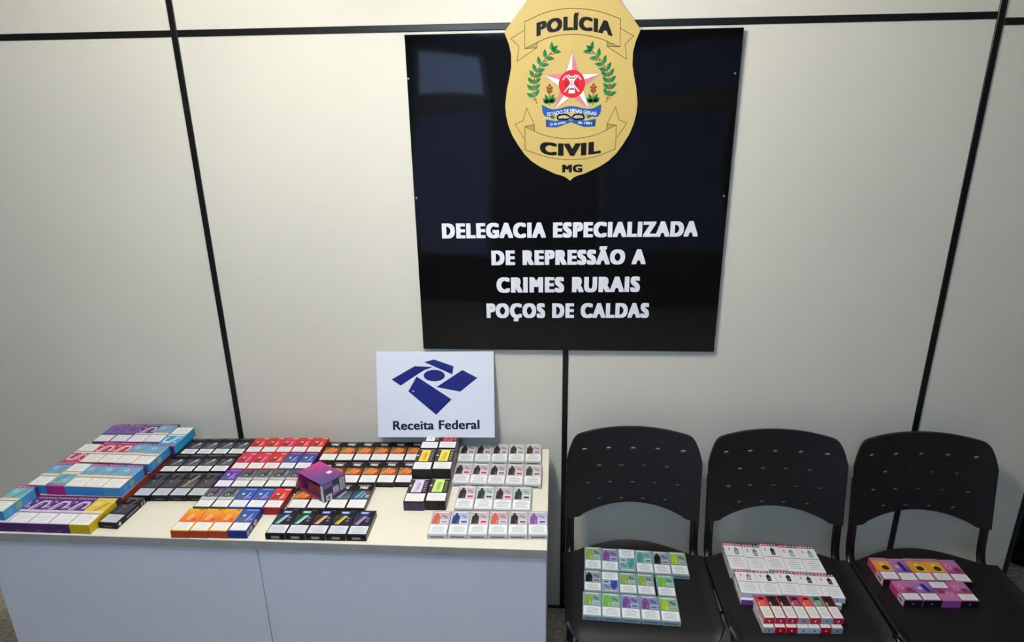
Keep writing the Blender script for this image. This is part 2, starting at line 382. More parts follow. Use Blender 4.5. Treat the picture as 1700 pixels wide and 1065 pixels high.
for sp in shapes:
    c = Vector((sum(p[0] for p in sp)/len(sp), sum(p[1] for p in sp)/len(sp)))
    pr.poly([rf(*p, 1) for p in sp], ED)
    pr.poly([rf(*(c+(Vector(p)-c)*(1-1.6/max(4, (Vector(p)-c).length))), 2) for p in sp], NB)
pr.poly([rf(-90+3*math.cos(t*math.pi/4), 163+3*math.sin(t*math.pi/4), 3) for t in range(8)], (225, 230, 245))
link('emblem', pr.mesh('emblem', M['ink']), RF)
pr = Print(); put_text(pr, 'Receita Federal', lambda a, b: rf(-164+a*304, 26+a*5+b*34, 1), (30, 33, 58), (.036, .016), sp=1.05)
o = link('lettering', pr.mesh('lettering', M['ink']), RF); o['label'] = 'dark bold lettering along the bottom of the white board'

# ================================================================== chairs
def make_chair():
    t = empty('chair'); t['category'] = 'chair'; t['group'] = 'black plastic chairs along the wall'
    # backrest: curved sheet with arched lower edge and oval slots
    hw = .227; bm = bmesh.new(); NX, NZ = 44, 22
    def topz(x):
        a = abs(x)/hw; return .849-.030*a**2.0-.075*max(0, (a-.80)/.20)**2.6
    def botz(x):
        a = abs(x)/.178
        return .549+(.040*(1-a*a) if a < 1 else -.006*min(1, (a-1)/.03))
    def yb(x, z): return -.150+(z-.52)*.20-.030*(abs(x)/hw)**2.4
    th = .010
    rows = []
    for side in (0, 1):
        g = []
        for j in range(NZ+1):
            r = []
            for i in range(NX+1):
                u = i/NX*2-1; x = hw*math.sin(u*math.pi/2*.999)*1.0; v = j/NZ
                xx = x*(1-.02*(1-v)) ; z = botz(x)+(topz(x)-botz(x))*v
                r.append(bm.verts.new((xx, yb(x, z)+(th if side else 0), z)))
            g.append(r)
        rows.append(g)
    for s in (0, 1):
        for j in range(NZ):
            for i in range(NX): bm.faces.new((rows[s][j][i], rows[s][j][i+1], rows[s][j+1][i+1], rows[s][j+1][i]))
    A, B = rows
    for i in range(NX):
        bm.faces.new((A[0][i], A[0][i+1], B[0][i+1], B[0][i])); bm.faces.new((A[NZ][i], A[NZ][i+1], B[NZ][i+1], B[NZ][i]))
    for j in range(NZ):
        bm.faces.new((A[j][0], A[j+1][0], B[j+1][0], B[j][0])); bm.faces.new((A[j][NX], A[j+1][NX], B[j+1][NX], B[j][NX]))
    me = bm_mesh('backrest', bm, M['plastic'])
    bo = link('backrest', me); cb = bmesh.new()
    for z, xs in ((.776, (-.166, -.083, 0, .083, .166)), (.716, (-.115, -.038, .038, .115)), (.657, (-.152, -.076, 0, .076, .152)), (.600, (-.112, -.037, .037, .112))):
        for x in xs:
            ring = [[cb.verts.new((x+.0100*math.cos(k*math.pi/6), yy, z+.0052*math.sin(k*math.pi/6))) for k in range(12)] for yy in (-.22, .02)]
            for k in range(12): cb.faces.new((ring[0][k], ring[0][(k+1) % 12], ring[1][(k+1) % 12], ring[1][k]))
            cb.faces.new(ring[0][::-1]); cb.faces.new(ring[1])
    cut = link('cutter', bm_mesh('cutter', cb, M['plastic']))
    md = bo.modifiers.new('slots', 'BOOLEAN'); md.operation = 'DIFFERENCE'; md.object = cut; md.solver = 'EXACT'
    bpy.context.view_layer.update()
    nm = bpy.data.meshes.new_from_object(bo.evaluated_get(bpy.context.evaluated_depsgraph_get()))
    nm.name = 'backrest'
    bpy.data.objects.remove(bo); bpy.data.objects.remove(cut)
    for p in nm.polygons: p.use_smooth = True
    nm.set_sharp_from_angle(angle=R(35))
    link('backrest', nm, t)
    # seat: flat pan with raised sides, rising rear and rolled front edge
    bm = bmesh.new(); NX, NY = 36, 36; hs = .231; g = []
    def back(x): return -.150-.075*(abs(x)/hs)**2.2
    def front(x): return -.585+.055*max(0, (abs(x)/hs-.78)/.22)**2.5
    for j in range(NY+1):
        r = []
        for i in range(NX+1):
            x = hs*math.sin((i/NX*2-1)*math.pi/2); v = j/NY; v = .5-.5*math.cos(v*math.pi)
            y = front(x)+(back(x)-front(x))*v
            x2 = x*(1-.02*(1-v))
            z = .432+.013*max(0, (abs(x)-.192)/.039)**2+.012*max(0, (y+.19)/.04)**2-.022*max(0, (-.535-y)/.05)**2
            r.append(bm.verts.new((x2, y, z)))
        g.append(r)
    for j in range(NY):
        for i in range(NX): bm.faces.new((g[j][i], g[j][i+1], g[j+1][i+1], g[j+1][i]))
    me = bm_mesh('seat', bm, M['plastic'], True)
    if me.polygons[400].normal.z < 0: me.flip_normals()
    so = link('seat', me, t); md = so.modifiers.new('thickness', 'SOLIDIFY'); md.thickness = .011; md.offset = -1
    # steel frame
    for s in (-1, 1):
        bm = bmesh.new(); x = s*.2125
        tube(bm, smooth_path([(x, -.128, .70), (x, -.146, .60), (x, -.158, .53), (x, -.166, .46), (x, -.182, .418), (x, -.225, .398), (x*.98, -.30, .392), (x*.95, -.53, .392)]), .0145, .008, 14)
        link('back_post', bm_mesh('back_post', bm, M['tube'], True), t)
        for y0, y1 in ((-.51, -.545), (-.235, -.16)):
            bm = bmesh.new(); tube(bm, [(s*.203, y0, .39), (s*.206, y1, .0)], .013, .009, 12)
            link('leg', bm_mesh('leg', bm, M['tube'], True), t)
    for y in (-.5, -.26):
        bm = bmesh.new(); tube(bm, [(-.2, y, .388), (.2, y, .388)], .009, .009, 10); link('cross_bar', bm_mesh('cross_bar', bm, M['tube'], True), t)
    return t
chair0 = make_chair()
CX = (.2335, .7075, 1.1815)
CL = ('black plastic chair next to the table, green and purple boxes on its seat', 'middle black plastic chair with white and red boxes on its seat', 'black plastic chair at the right, pink and yellow boxes on its seat')
for k, x in enumerate(CX):
    if k == 0: c = chair0
    else:
        c = chair0.copy(); COL.objects.link(c)
        for ch in chair0.children:
            d = ch.copy(); COL.objects.link(d); d.parent = c
    c.location = (x, 0, 0); c['label'] = CL[k]

# ================================================================== boxes
BODY = {}
def body_mesh(w_, l, h, cols):
    """cols: T F B L R colours"""
    k = (w_, l, h, tuple(sorted(cols.items())))
    if k in BODY: return BODY[k]
    bm = bmesh.new(); bx(bm, -w_/2, w_/2, -l/2, l/2, 0, h, .0007)
    me = bm_mesh('vape_box', bm, M['card']); a = me.color_attributes.new('Col', 'FLOAT_COLOR', 'CORNER')
    for p in me.polygons:
        n = p.normal; q = max((('R', n.x), ('L', -n.x), ('B', n.y), ('F', -n.y), ('T', n.z+.001), ('T', -n.z)), key=lambda e: e[1])[0]
        for li in p.loop_indices: a.data[li].color = (*lin(cols[q]), 1)
    BODY[k] = me; return me

ART = {}
def face_pt(w_, l, h, face, u, v, lay):
    o = .00025*lay+.0001
    if face == 'T': return ((u-.5)*w_, (v-.5)*l, h+o)
    if face == 'F': return ((u-.5)*w_, -l/2-o, v*h)
    if face == 'R': return (w_/2+o, (u-.5)*l, v*h)
    return (-w_/2-o, (.5-u)*l, v*h)

def art_mesh(key, w_, l, h, polys, texts, m, name):
    if key in ART: return ART[key]
    pr = Print()
    for face, lay, pts, col in polys: pr.poly([face_pt(w_, l, h, face, u, v, lay) for u, v in pts], col)
    for face, lay, t, u0, u1, v0, v1, col, sk in texts:
        put_text(pr, t, lambda a, b: face_pt(w_, l, h, face, u0+a*(u1-u0)+sk*b, v0+b*(v1-v0), lay), col, (.06, .02), (0, 0, 1) if face == 'T' else (0, -1, 0), 1.1)
    ART[key] = pr.mesh(name, m); return ART[key]

def rc(u0, v0, u1, v1): return [(u0, v0), (u1, v0), (u1, v1), (u0, v1)]
def blob(cu, cv, ru, rv, n=9, ph=0): return [(cu+ru*math.cos(2*math.pi*i/n+ph), cv+rv*math.sin(2*math.pi*i/n+ph)) for i in range(n)]
def label_polys(u0, v0, u1, v1, paper=(253, 253, 251), ink=(224, 224, 222), n=5):
    P = [('T', 1, rc(u0, v0, u1, v1), paper)]; hgt = v1-v0; cu = (u0+u1)/2
    for i in range(n):
        hl = (u1-u0)*(.22 if i == 0 else .30+.10*((i*7) % 3)/2)
        y = v1-hgt*(.17+.66*i/(n-1)); P.append(('T', 2, rc(cu-hl, y-hgt*.028, cu+hl, y+hgt*.028), ink))
    return P

# --- look of every kind: returns size colours, artwork polygons, texts, label polygons
def look_big(var):
    pal = {'purple': ((92, 52, 120), (84, 44, 106), (226, 210, 236)), 'blue': ((112, 176, 220), (58, 138, 204), (238, 222, 190)), 'red': ((206, 52, 86), (196, 46, 78), (240, 224, 220)),
           'yellow': ((238, 204, 70), (208, 182, 30), (250, 236, 190)), 'plainpurple': ((118, 92, 160), (104, 76, 140), (150, 124, 184)), 'teal': ((120, 190, 200), (70, 150, 196), (226, 232, 226)), 'sky': ((66, 168, 222), (40, 150, 200), (214, 236, 246)),
           'lowred': ((170, 56, 46), (150, 58, 44), (230, 200, 190))}[var]
    bg, side, lt = pal
    body = dict(T=lt, F=side, B=(176, 44, 138) if var == 'teal' else (70, 44, 92), L=side, R=side)
    A = [('T', 1, rc(.0, .40, 1, .9), bg), ('T', 1, rc(0, .90, 1, 1), [(206, 60, 140), (84, 52, 100), (60, 44, 84), (206, 60, 140)] if var not in ('purple', 'yellow') else (bg if var == 'yellow' else (112, 66, 140)))]
    for i in range(6): A.append(('T', 2, rc(.08+i*.15, .925, .16+i*.15, .965), (236, 200, 226)))
    if var == 'plainpurple':
        A += [('T', 2, rc(.1, .5, .9, .86), (132, 104, 172)), ('T', 3, blob(.55, .68, .22, .10), (112, 84, 154))]
    elif var in ('purple', 'red', 'sky'):
        A += [('T', 2, [(.16, .5), (.30, .5), (.44, .70), (.56, .77), (.80, .77), (.84, .70), (.76, .56), (.86, .54), (.96, .70), (.88, .84), (.50, .84), (.34, .76)], lt), ('T', 3, [(.44, .5), (.54, .5), (.74, .71), (.64, .72)], (74, 66, 96) if var != 'sky' else (92, 106, 120)), ('T', 2, [(.36, .5), (.42, .5), (.62, .72), (.56, .73)], lt), ('T', 2, blob(.06, .60, .05, .04), lt), ('T', 2, blob(.94, .60, .04, .03), lt),
              ('T', 2, blob(.16, .8, .06, .04), lt), ('T', 2, rc(0, .40, 1, .49), lt)]
    else:
        A += [('T', 2, [(.40, .50), (.56, .50), (.86, .80), (.72, .82)], (206, 168, 96) if var != 'teal' else (110, 160, 160)), ('T', 2, blob(.30, .76, .16, .08), (150, 208, 232) if var != 'yellow' else (250, 222, 130)),
              ('T', 3, [(.5, .5), (.56, .5), (.86, .80), (.82, .81)], (150, 120, 76)), ('T', 2, rc(0, .40, 1, .50), (246, 224, 190))]
    A += [('T', 3, rc(0, .385, 1, .402), (96, 88, 92))]
    A += [('R', 1, blob(.42, .5, .10, .32), (140, 168, 118) if var not in ('yellow',) else (176, 154, 34)), ('R', 1, rc(.9, 0, 1, 1), (70, 48, 104)), ('F', 1, rc(.02, .0, .98, .07), (222, 214, 232)),
          ('R', 1, blob(.18, .5, .07, .3), tuple(int(v*.8+40) for v in side)), ('F', 2, rc(.4, .2, .6, .3), (150, 110, 170) if var == 'purple' else side)]
    if var == 'lowred': A = [a for a in A if a[0] != 'R']
    return body, A, [], label_polys(.06, .035, .95, .37)

def look_black(var):
    body = dict(T=(22, 22, 25), F=(18, 18, 20), B=(18, 18, 20), L=(20, 20, 22), R=(18, 18, 20))
    gd = {'silver': (112, 112, 122), 'blue': (96, 112, 156), 'plain': (70, 68, 74), 'gold': (130, 118, 90)}[var]
    A = [('T', 1, rc(.03, .36, .97, .70), [(60, 60, 66), gd, (84, 80, 92), (48, 48, 54)]), ('T', 1, rc(.04, .88, .96, .97), (70, 68, 74)), ('T', 2, rc(.2, .9, .75, .935), (112, 108, 116))]
    if var in ('silver', 'blue'):
        A += [('T', 2, [(.34, .40), (.50, .40), (.80, .70), (.62, .72)], (150, 152, 156)), ('T', 3, [(.62, .56), (.70, .56), (.80, .70), (.70, .71)], (232, 234, 234)), ('T', 2, blob(.24, .64, .1, .05), (110, 92, 130))]
    else:
        A += [('T', 2, [(.25, .38), (.45, .38), (.86, .86), (.70, .88)], (84, 84, 86) if var == 'plain' else (158, 146, 112)), ('T', 3, blob(.4, .62, .05, .02), (196, 190, 186)), ('T', 2, blob(.3, .82, .12, .06), (90, 78, 88))]
    A += [('R', 0, rc(.02, .05, .98, .95), (18, 18, 20)), ('F', 1, rc(.3, .35, .7, .5), (110, 110, 112)), ('R', 1, rc(.32, .4, .72, .6), (150, 150, 152)), ('R', 1, blob(.1, .5, .04, .35), (190, 190, 190)), ('R', 1, rc(.82, .15, .86, .85), (170, 170, 170)), ('R', 1, rc(.9, .15, .94, .85), (170, 170, 170))]
    pap = (252, 252, 250) if var in ('silver', 'blue') else (206, 212, 220)
    return body, A, [], label_polys(.06, .035, .95, .32, pap, (190, 194, 200))

def look_red(var):
    pal = {'red': ((214, 58, 58), (220, 60, 48), (142, 34, 36)), 'pink': ((224, 60, 98), (230, 56, 80), (150, 34, 50)), 'purple': ((92, 60, 156), (110, 70, 170), (60, 38, 110)), 'blue': ((50, 84, 164), (64, 98, 176), (30, 52, 118)),
           'grey': ((92, 86, 88), (120, 112, 116), (60, 56, 58)), 'green': ((92, 100, 92), (124, 132, 120), (60, 62, 58)), 'orange': ((244, 178, 44), (238, 96, 62), (176, 70, 46)), 'indigo': ((72, 70, 140), (66, 88, 170), (40, 44, 100))}[var]
    c1, c2, sd = pal
    body = dict(T=c1, F=sd, B=sd, L=sd, R=sd)
    A = [('T', 1, rc(.02, .39, .98, .99), [c2, c2, c1, c1])]
    if var in ('red', 'pink'):
        A += [('T', 2, [(.10, .42), (.52, .42), (.62, .62), (.40, .74), (.20, .62)], (134, 66, 62)), ('T', 3, blob(.36, .68, .10, .05), (240, 190, 186)), ('T', 2, blob(.76, .54, .15, .09), (178, 88, 176) if var == 'pink' else (232, 128, 96)), ('T', 2, rc(.6, .9, .94, .955), (248, 214, 206)),
              ('T', 3, [(.60, .44), (.66, .44), (.78, .74), (.72, .74)], (252, 220, 214))]
    elif var in ('purple', 'blue', 'indigo'):
        A += [('T', 2, [(.10, .42), (.46, .42), (.54, .60), (.36, .70), (.2, .60)], (92, 96, 120)), ('T', 3, blob(.34, .68, .09, .05), (226, 228, 244)), ('T', 3, [(.56, .44), (.62, .44), (.76, .76), (.70, .76)], (220, 210, 248)), ('T', 2, blob(.80, .52, .10, .07), (150, 120, 220)), ('T', 2, rc(.25, .9, .94, .95), (150, 160, 216))]
    elif var in ('grey', 'green'):
        A += [('T', 2, rc(.02, .39, .98, .52), (206, 204, 204)), ('T', 2, blob(.42, .66, .28, .15, 10), (60, 54, 58)), ('T', 3, blob(.42, .63, .15, .08), (168, 160, 164) if var == 'grey' else (150, 166, 150)), ('T', 4, blob(.42, .61, .07, .04), (62, 52, 58)), ('T', 2, blob(.82, .78, .12, .14), (110, 104, 150) if var == 'grey' else (120, 140, 176)), ('T', 3, rc(.62, .66, .74, .96), (34, 32, 36))]
    else:
        A += [('T', 2, [(.34, .48), (.42, .48), (.54, .74), (.46, .74)], (252, 226, 140)), ('T', 2, [(.50, .46), (.57, .46), (.68, .70), (.61, .70)], (250, 210, 120)), ('T', 3, blob(.78, .50, .13, .06), (232, 92, 84)), ('T', 3, blob(.80, .93, .12, .03), (150, 120, 50)), ('T', 2, blob(.2, .46, .14, .06), (240, 120, 60))]
    if var in ('blue', 'purple'): A += [('R', 1, blob(.55, .5, .10, .34), (206, 190, 110)), ('R', 1, blob(.28, .5, .08, .3), (196, 170, 120)), ('R', 1, rc(.04, .2, .16, .8), (150, 160, 190))]
    return body, A, [], label_polys(.06, .035, .96, .365)

def look_fire(var):
    body = dict(T=(40, 28, 22), F=(22, 20, 20), B=(20, 18, 18), L=(30, 26, 24), R=(120, 116, 110))
    A = [('T', 1, rc(0, .72, 1, 1), (20, 17, 17)), ('T', 2, rc(.14, .925, .80, .955), (150, 142, 140))]
    if var == 'teal':
        A += [('T', 1, rc(.02, .39, .98, .72), [(40, 78, 112), (70, 120, 120), (96, 72, 80), (30, 40, 60)]), ('T', 2, [(.2, .42), (.36, .42), (.62, .70), (.48, .70)], (70, 196, 214)), ('T', 2, [(.44, .42), (.6, .42), (.8, .66), (.66, .68)], (150, 142, 150)), ('T', 3, blob(.76, .66, .1, .04), (150, 50, 60)), ('T', 3, blob(.86, .5, .1, .06), (150, 200, 190))]
    elif var == 'slate':
        A += [('T', 1, rc(.02, .39, .98, .72), [(60, 72, 96), (120, 130, 140), (60, 64, 80), (40, 44, 60)]), ('T', 2, [(.3, .42), (.46, .42), (.7, .7), (.56, .7)], (160, 168, 176))]
    else:
        A += [('T', 1, rc(.02, .39, .98, .70), [(196, 120, 52), (150, 76, 34), (92, 66, 32), (150, 124, 60)]), ('T', 2, [(.22, .43), (.60, .40), (.88, .54), (.72, .66), (.46, .62)], (248, 116, 52)), ('T', 3, [(.46, .46), (.66, .44), (.80, .54), (.64, .6)], (255, 140, 76)), ('T', 2, [(.08, .44), (.16, .42), (.56, .68), (.44, .69)], (214, 170, 88))]
    A += [('F', 1, rc(.2, .45, .8, .6), (70, 66, 64))]
    return body, A, [('T', 3, 'FIRE', .28, .72, .79, .895, (250, 250, 250), .0)], label_polys(.05, .04, .96, .36, (254, 254, 252), (232, 230, 226))

def look_nex(var):
    c = {'ice': (132, 178, 196), 'mint': (120, 190, 160), 'peach': (206, 148, 112), 'gold': (190, 170, 60), 'violet': (140, 116, 176)}[var]
    body = dict(T=(20, 22, 28), F=(14, 14, 16), B=(16, 16, 18), L=(20, 20, 22), R=(126, 124, 120))
    dk = tuple(int(v*.42) for v in c); pq = (66, 110, 190) if var != 'mint' else (70, 160, 120)
    A = [('T', 1, rc(.03, .385, .97, .80), [(30, 32, 40), (36, 36, 52), (30, 30, 40), dk]), ('T', 2, [(.14, .41), (.36, .41), (.66, .75), (.46, .76)], c), ('T', 3, [(.28, .41), (.36, .41), (.66, .75), (.60, .755)], tuple(min(255, v+56) for v in c)),
         ('T', 2, blob(.74, .66, .09, .035), (140, 130, 160)), ('T', 2, blob(.74, .55, .09, .035), (128, 116, 150)), ('T', 1, rc(.05, .785, .95, .80), (96, 84, 78)), ('T', 2, rc(.24, .825, .70, .935), pq), ('T', 1, rc(.7, .965, .92, .985), (120, 120, 124)),
         ('F', 1, rc(.28, .25, .72, .72), (120, 120, 122)), ('F', 2, rc(.34, .36, .66, .60), (168, 168, 168)), ('R', 1, rc(0, .0, 1, .25), (190, 188, 182))]
    return body, A, [('T', 3, 'NEZ', .30, .64, .848, .915, (226, 236, 250), 0)], label_polys(.05, .05, .96, .36, (226, 228, 236), (188, 190, 198))

def look_stack(var):
    c = {'yellow': (244, 214, 66), 'amber': (240, 200, 60), 'violet': (222, 208, 234), 'lime': (196, 232, 118), 'white': (240, 240, 240), 'rose': (206, 60, 80)}[var]
    tr = {'violet': (70, 40, 88), 'lime': (44, 60, 30), 'rose': (150, 40, 56)}.get(var, (58, 52, 40))
    fr = (62, 48, 72) if var == 'violet' else (34, 36, 32)
    body = dict(T=(36, 32, 32), F=fr, B=(30, 28, 28), L=(40, 38, 40), R=(140, 138, 132))
    A = [('T', 1, rc(.03, .38, .97, .98), [(60, 56, 54), tr, tr, (70, 66, 62)]), ('T', 2, [(.20, .40), (.70, .40), (.72, .95), (.26, .95)], tuple(min(255, v+24) for v in c)), ('T', 3, [(.32, .44), (.58, .44), (.62, .84), (.38, .84)], c),
         ('T', 4, [(.47, .50), (.50, .50), (.55, .80), (.52, .80)], (120, 110, 70)), ('T', 2, rc(.10, .95, .95, .985), (176, 168, 170)), ('T', 2, blob(.10, .68, .07, .03), (236, 232, 232))]
    for i in range(5): A.append(('T', 3, rc(.78, .46+i*.09, .90, .50+i*.09), (178, 166, 150)))
    A += [('R', 1, rc(.0, .0, 1, .12), (170, 168, 160)), ('F', 1, rc(.02, .9, .98, 1), (24, 24, 22))]
    return body, A, [], label_polys(.05, .03, .96, .355, (254, 254, 251), (226, 226, 222))

def look_grey(var):
    sil, txt, tint, bg = {'black': ((46, 40, 42), (150, 90, 110), (206, 200, 206), (186, 182, 180)), 'blackred': ((50, 46, 46), (196, 60, 96), (226, 200, 208), (190, 184, 186)), 'mint': ((48, 50, 62), (80, 84, 92), (204, 222, 216), (178, 198, 190)),
          'brown': ((66, 42, 42), (120, 110, 130), (208, 204, 214), (196, 190, 192)), 'green': ((50, 60, 48), (190, 90, 100), (216, 214, 210), (190, 194, 188)), 'orange': ((206, 98, 72), (226, 150, 96), (170, 200, 232), (216, 160, 150)), 'navy': ((46, 60, 110), (80, 90, 150), (200, 206, 232), (176, 184, 210)), 'violet': ((140, 86, 164), (90, 86, 150), (202, 206, 228), (190, 180, 206)),
          'olive': ((150, 174, 70), (170, 180, 110), (120, 160, 184), (150, 176, 130)), 'leaf': ((120, 186, 60), (160, 200, 120), (110, 156, 176), (140, 190, 130)), 'lime': ((178, 200, 40), (150, 170, 80), (96, 140, 170), (150, 186, 120)), 'plum': ((122, 76, 150), (120, 100, 150), (110, 140, 176), (150, 140, 180)),
          'coal': ((24, 22, 26), (170, 90, 90), (110, 140, 168), (160, 160, 164)), 'teal': ((76, 150, 150), (90, 130, 130), (150, 190, 196), (120, 176, 176)), 'cobalt': ((48, 70, 150), (80, 90, 150), (150, 170, 196), (140, 156, 186))}[var]
    fr = (202, 202, 202) if var in ('black', 'blackred', 'mint', 'brown', 'green', 'orange', 'navy', 'violet') else (158, 182, 186)
    body = dict(T=fr, F=fr, B=(150, 150, 150), L=fr, R=fr)
    A = [('T', 1, rc(.04, .42, .96, .97), [tint, tint, bg, bg]), ('T', 2, rc(.12, .91, .86, .945), (246, 242, 244)),
         ('T', 2, [(.09, .44), (.47, .44), (.48, .74), (.42, .80), (.37, .81), (.34, .90), (.24, .90), (.22, .81), (.12, .76)], sil), ('T', 3, [(.36, .46), (.40, .46), (.41, .60), (.37, .60)], tuple(min(255, v+70) for v in sil)),
         ('T', 2, [(.54, .76), (.84, .66), (.86, .74), (.60, .83)], tuple(int(v*.72) for v in tint)), ('T', 2, rc(.52, .45, .92, .62), tuple(min(255, int(v*.5+130)) for v in tint)), ('T', 3, rc(.58, .48, .88, .565), txt),
         ('F', 1, rc(.15, .38, .85, .62), (84, 80, 80) if fr[0] > 180 else (104, 120, 124))]
    return body, A, [], label_polys(.05, .045, .95, .40, (254, 255, 255), (186, 192, 196), 6)

def look_white(var):
    c = {'grey': (140, 138, 146), 'black': (44, 38, 44), 'mint': (140, 170, 160), 'rose': (176, 140, 164)}[var]
    body = dict(T=(253, 252, 253), F=(222, 224, 244), B=(206, 50, 114), L=(226, 226, 226), R=(226, 226, 234))
    A = [('T', 0, rc(.005, .465, .995, .995), (253, 252, 253)), ('T', 1, rc(0, .90, .55, 1), (214, 48, 116)), ('T', 1, rc(.55, .90, 1, 1), (64, 58, 62))]
    for i in range(6): A.append(('T', 2, rc(.08+i*.155, .925, .17+i*.155, .975), (240, 236, 240)))
    A += [('T', 1, [(.54, .56), (.74, .56), (.76, .78), (.70, .82), (.66, .87), (.62, .82), (.53, .78)], c), ('T', 2, rc(.60, .60, .69, .70), tuple(min(255, v+80) for v in c)), ('T', 1, blob(.26, .76, .05, .07), (186, 182, 190)), ('T', 2, rc(.03, .475, .97, .495), (132, 130, 132) if c[1] > 60 else (190, 90, 120)),
          ('F', 1, blob(.6, .5, .06, .2), (150, 150, 190)), ('L', 1, rc(.1, .3, .2, .8), (90, 90, 92)), ('L', 1, rc(.6, .3, .66, .8), (120, 120, 122))]
    return body, A, [], label_polys(.07, .04, .94, .46, (254, 254, 254), (208, 212, 212), 5)

def look_whitelow(var):
    b, a, t, l = look_white('grey'); b = dict(b)
    b['F'] = {'violet': (140, 70, 170), 'pale': (206, 208, 228)}[var]; return b, a, t, l

def look_stick(var):
    c, f = {'coral': ((228, 70, 88), (196, 40, 50)), 'dark': ((60, 34, 40), (184, 28, 66)), 'wine': ((140, 50, 80), (178, 150, 168)), 'green': ((96, 140, 120), (162, 172, 184)), 'darkred': ((70, 26, 36), (176, 20, 84)), 'white': ((226, 226, 236), (216, 220, 238)), 'lilac': ((196, 176, 200), (184, 168, 186)), 'scarlet': ((196, 30, 50), (190, 18, 40)), 'steel': ((160, 168, 182), (158, 166, 182))}[var]
    body = dict(T=f, F=f, B=f, L=(206, 190, 192), R=f)
    A = [('T', 1, rc(.06, .53, .94, .98), c), ('T', 2, blob(.52, .86, .28, .06), tuple(int(v*.35) for v in c)), ('T', 2, rc(.3, .56, .72, .78), (240, 110, 70) if var == 'coral' else (40, 44, 30) if var.startswith('dark') else tuple(min(255, v+40) for v in c)), ('T', 3, rc(.12, .55, .24, .70), (246, 214, 150)),
         ('F', 1, [(.46, .3), (.6, .45), (.54, .75), (.42, .6)], (240, 220, 228) if sum(f) < 400 else (80, 80, 150)), ('L', 1, rc(.08, .1, .5, .9), (226, 220, 214))]
    return body, A, [], label_polys(.07, .02, .94, .52, (252, 252, 246), (214, 218, 212), 7)

def look_pink(var):
    body = dict(T=(178, 112, 160), F=(30, 24, 42), B=(200, 80, 140), L=(206, 70, 120), R=(60, 30, 60))
    if var == 'yellow':
        A = [('T', 1, rc(.0, .38, 1, .86), [(244, 160, 40), (246, 190, 60), (236, 180, 70), (240, 170, 60)]), ('T', 2, blob(.60, .54, .22, .11, 7), (58, 52, 26)), ('T', 3, blob(.5, .70, .14, .06), (246, 226, 100)), ('L', 1, rc(.5, 0, 1, 1), (236, 120, 60))]
    elif var == 'violet':
        A = [('T', 1, rc(.0, .38, 1, .86), [(150, 120, 196), (90, 70, 170), (180, 120, 190), (170, 130, 200)]), ('T', 2, [(.55, .42), (.78, .42), (.70, .84), (.46, .84)], (54, 44, 126)), ('T', 3, blob(.3, .62, .1, .08), (226, 200, 232))]
    else:
        A = [('T', 1, rc(.0, .38, 1, .86), [(190, 80, 140), (132, 52, 96), (196, 140, 180), (216, 120, 170)]), ('T', 2, blob(.3, .66, .16, .12), (236, 160, 208)), ('T', 3, blob(.3, .66, .08, .06), (190, 80, 150)), ('T', 2, blob(.68, .54, .2, .10), (150, 44, 90))]
    A += [('T', 1, rc(0, .86, 1, 1), [(206, 120, 170), (150, 110, 170), (190, 140, 180), (214, 110, 160)]), ('F', 1, blob(.5, .5, .06, .14), (150, 130, 160)), ('L', 2, rc(.6, .08, .97, .92), (232, 228, 226)), ('L', 3, rc(.66, .3, .9, .7), (120, 116, 120))]
    if var == 'flip':
        body['F'] = (196, 80, 150); body['B'] = (176, 90, 176)
    return body, A, [], label_polys(.08, .04, .96, .345, (252, 250, 248), (216, 212, 212))

LOOKS = dict(big=look_big, black=look_black, red=look_red, fire=look_fire, nex=look_nex, stack=look_stack, grey=look_grey, white=look_white, whitelow=look_whitelow, stick=look_stick, pink=look_pink)
LM = {}
def make_box(kind, var, w_, l, h, x, y, z, rz, label, group, flip=False):
    body, A, tx, lb = LOOKS[kind](var)
    key = (kind, var, round(w_, 4), round(l, 4), round(h, 4))
    o = link('vape_box', body_mesh(round(w_, 4), round(l, 4), round(h, 4), body), None, (x, y, z), rz+(math.pi if flip else 0))
    tag(o, label, 'box', group)
    for fc, nm in (('T', 'artwork'), ('F', 'front_print'), ('R', 'side_print'), ('L', 'side_print')):
        ap = [a for a in A if a[0] == fc]
        if ap: link(nm, art_mesh(key+(fc,), w_, l, h, ap, tx if fc == 'T' else [], M['card'], nm), o)
    lk = key+('label',)
    link('warning_label', art_mesh(lk, w_, l, h, lb, [], M['paper'], 'warning_label'), o)
    return o

ORD = ['leftmost', 'second from left', 'third from left', 'fourth from left', 'fifth from left', 'sixth from left', 'seventh from left']
def row(kind, vs, x0, pitch, yl, yr, l, h, z, phrase, group, look, flips=(), dx_back=0, rot=.55, ys=None, skew=0):
    """a row of boxes from left to right; yl / yr are the front edges of the row's two ends"""
    n = len(vs)
    for i, v in enumerate(vs):
        if v is None: continue
        t = i/max(1, n-1); yf = yl+(yr-yl)*t+(ys[i] if ys else 0)
        rz = math.atan2((yr-yl)*rot, pitch*n)+R(random.uniform(-.35, .35))
        x = x0+pitch*(i+.5)+random.uniform(-.0003, .0003)
        lk = look[v] if isinstance(look, dict) else look
        pos = ORD[i] if n > 2 else (['left', 'right'][i] if n == 2 else 'only')
        lab = '%s, %s in %s' % (lk, pos, phrase) if n > 1 else '%s, %s' % (lk, phrase)
        make_box(kind, v, pitch-.0011, l-.0008, h, x+dx_back, yf+l/2, z, rz, lab, group, i in flips)

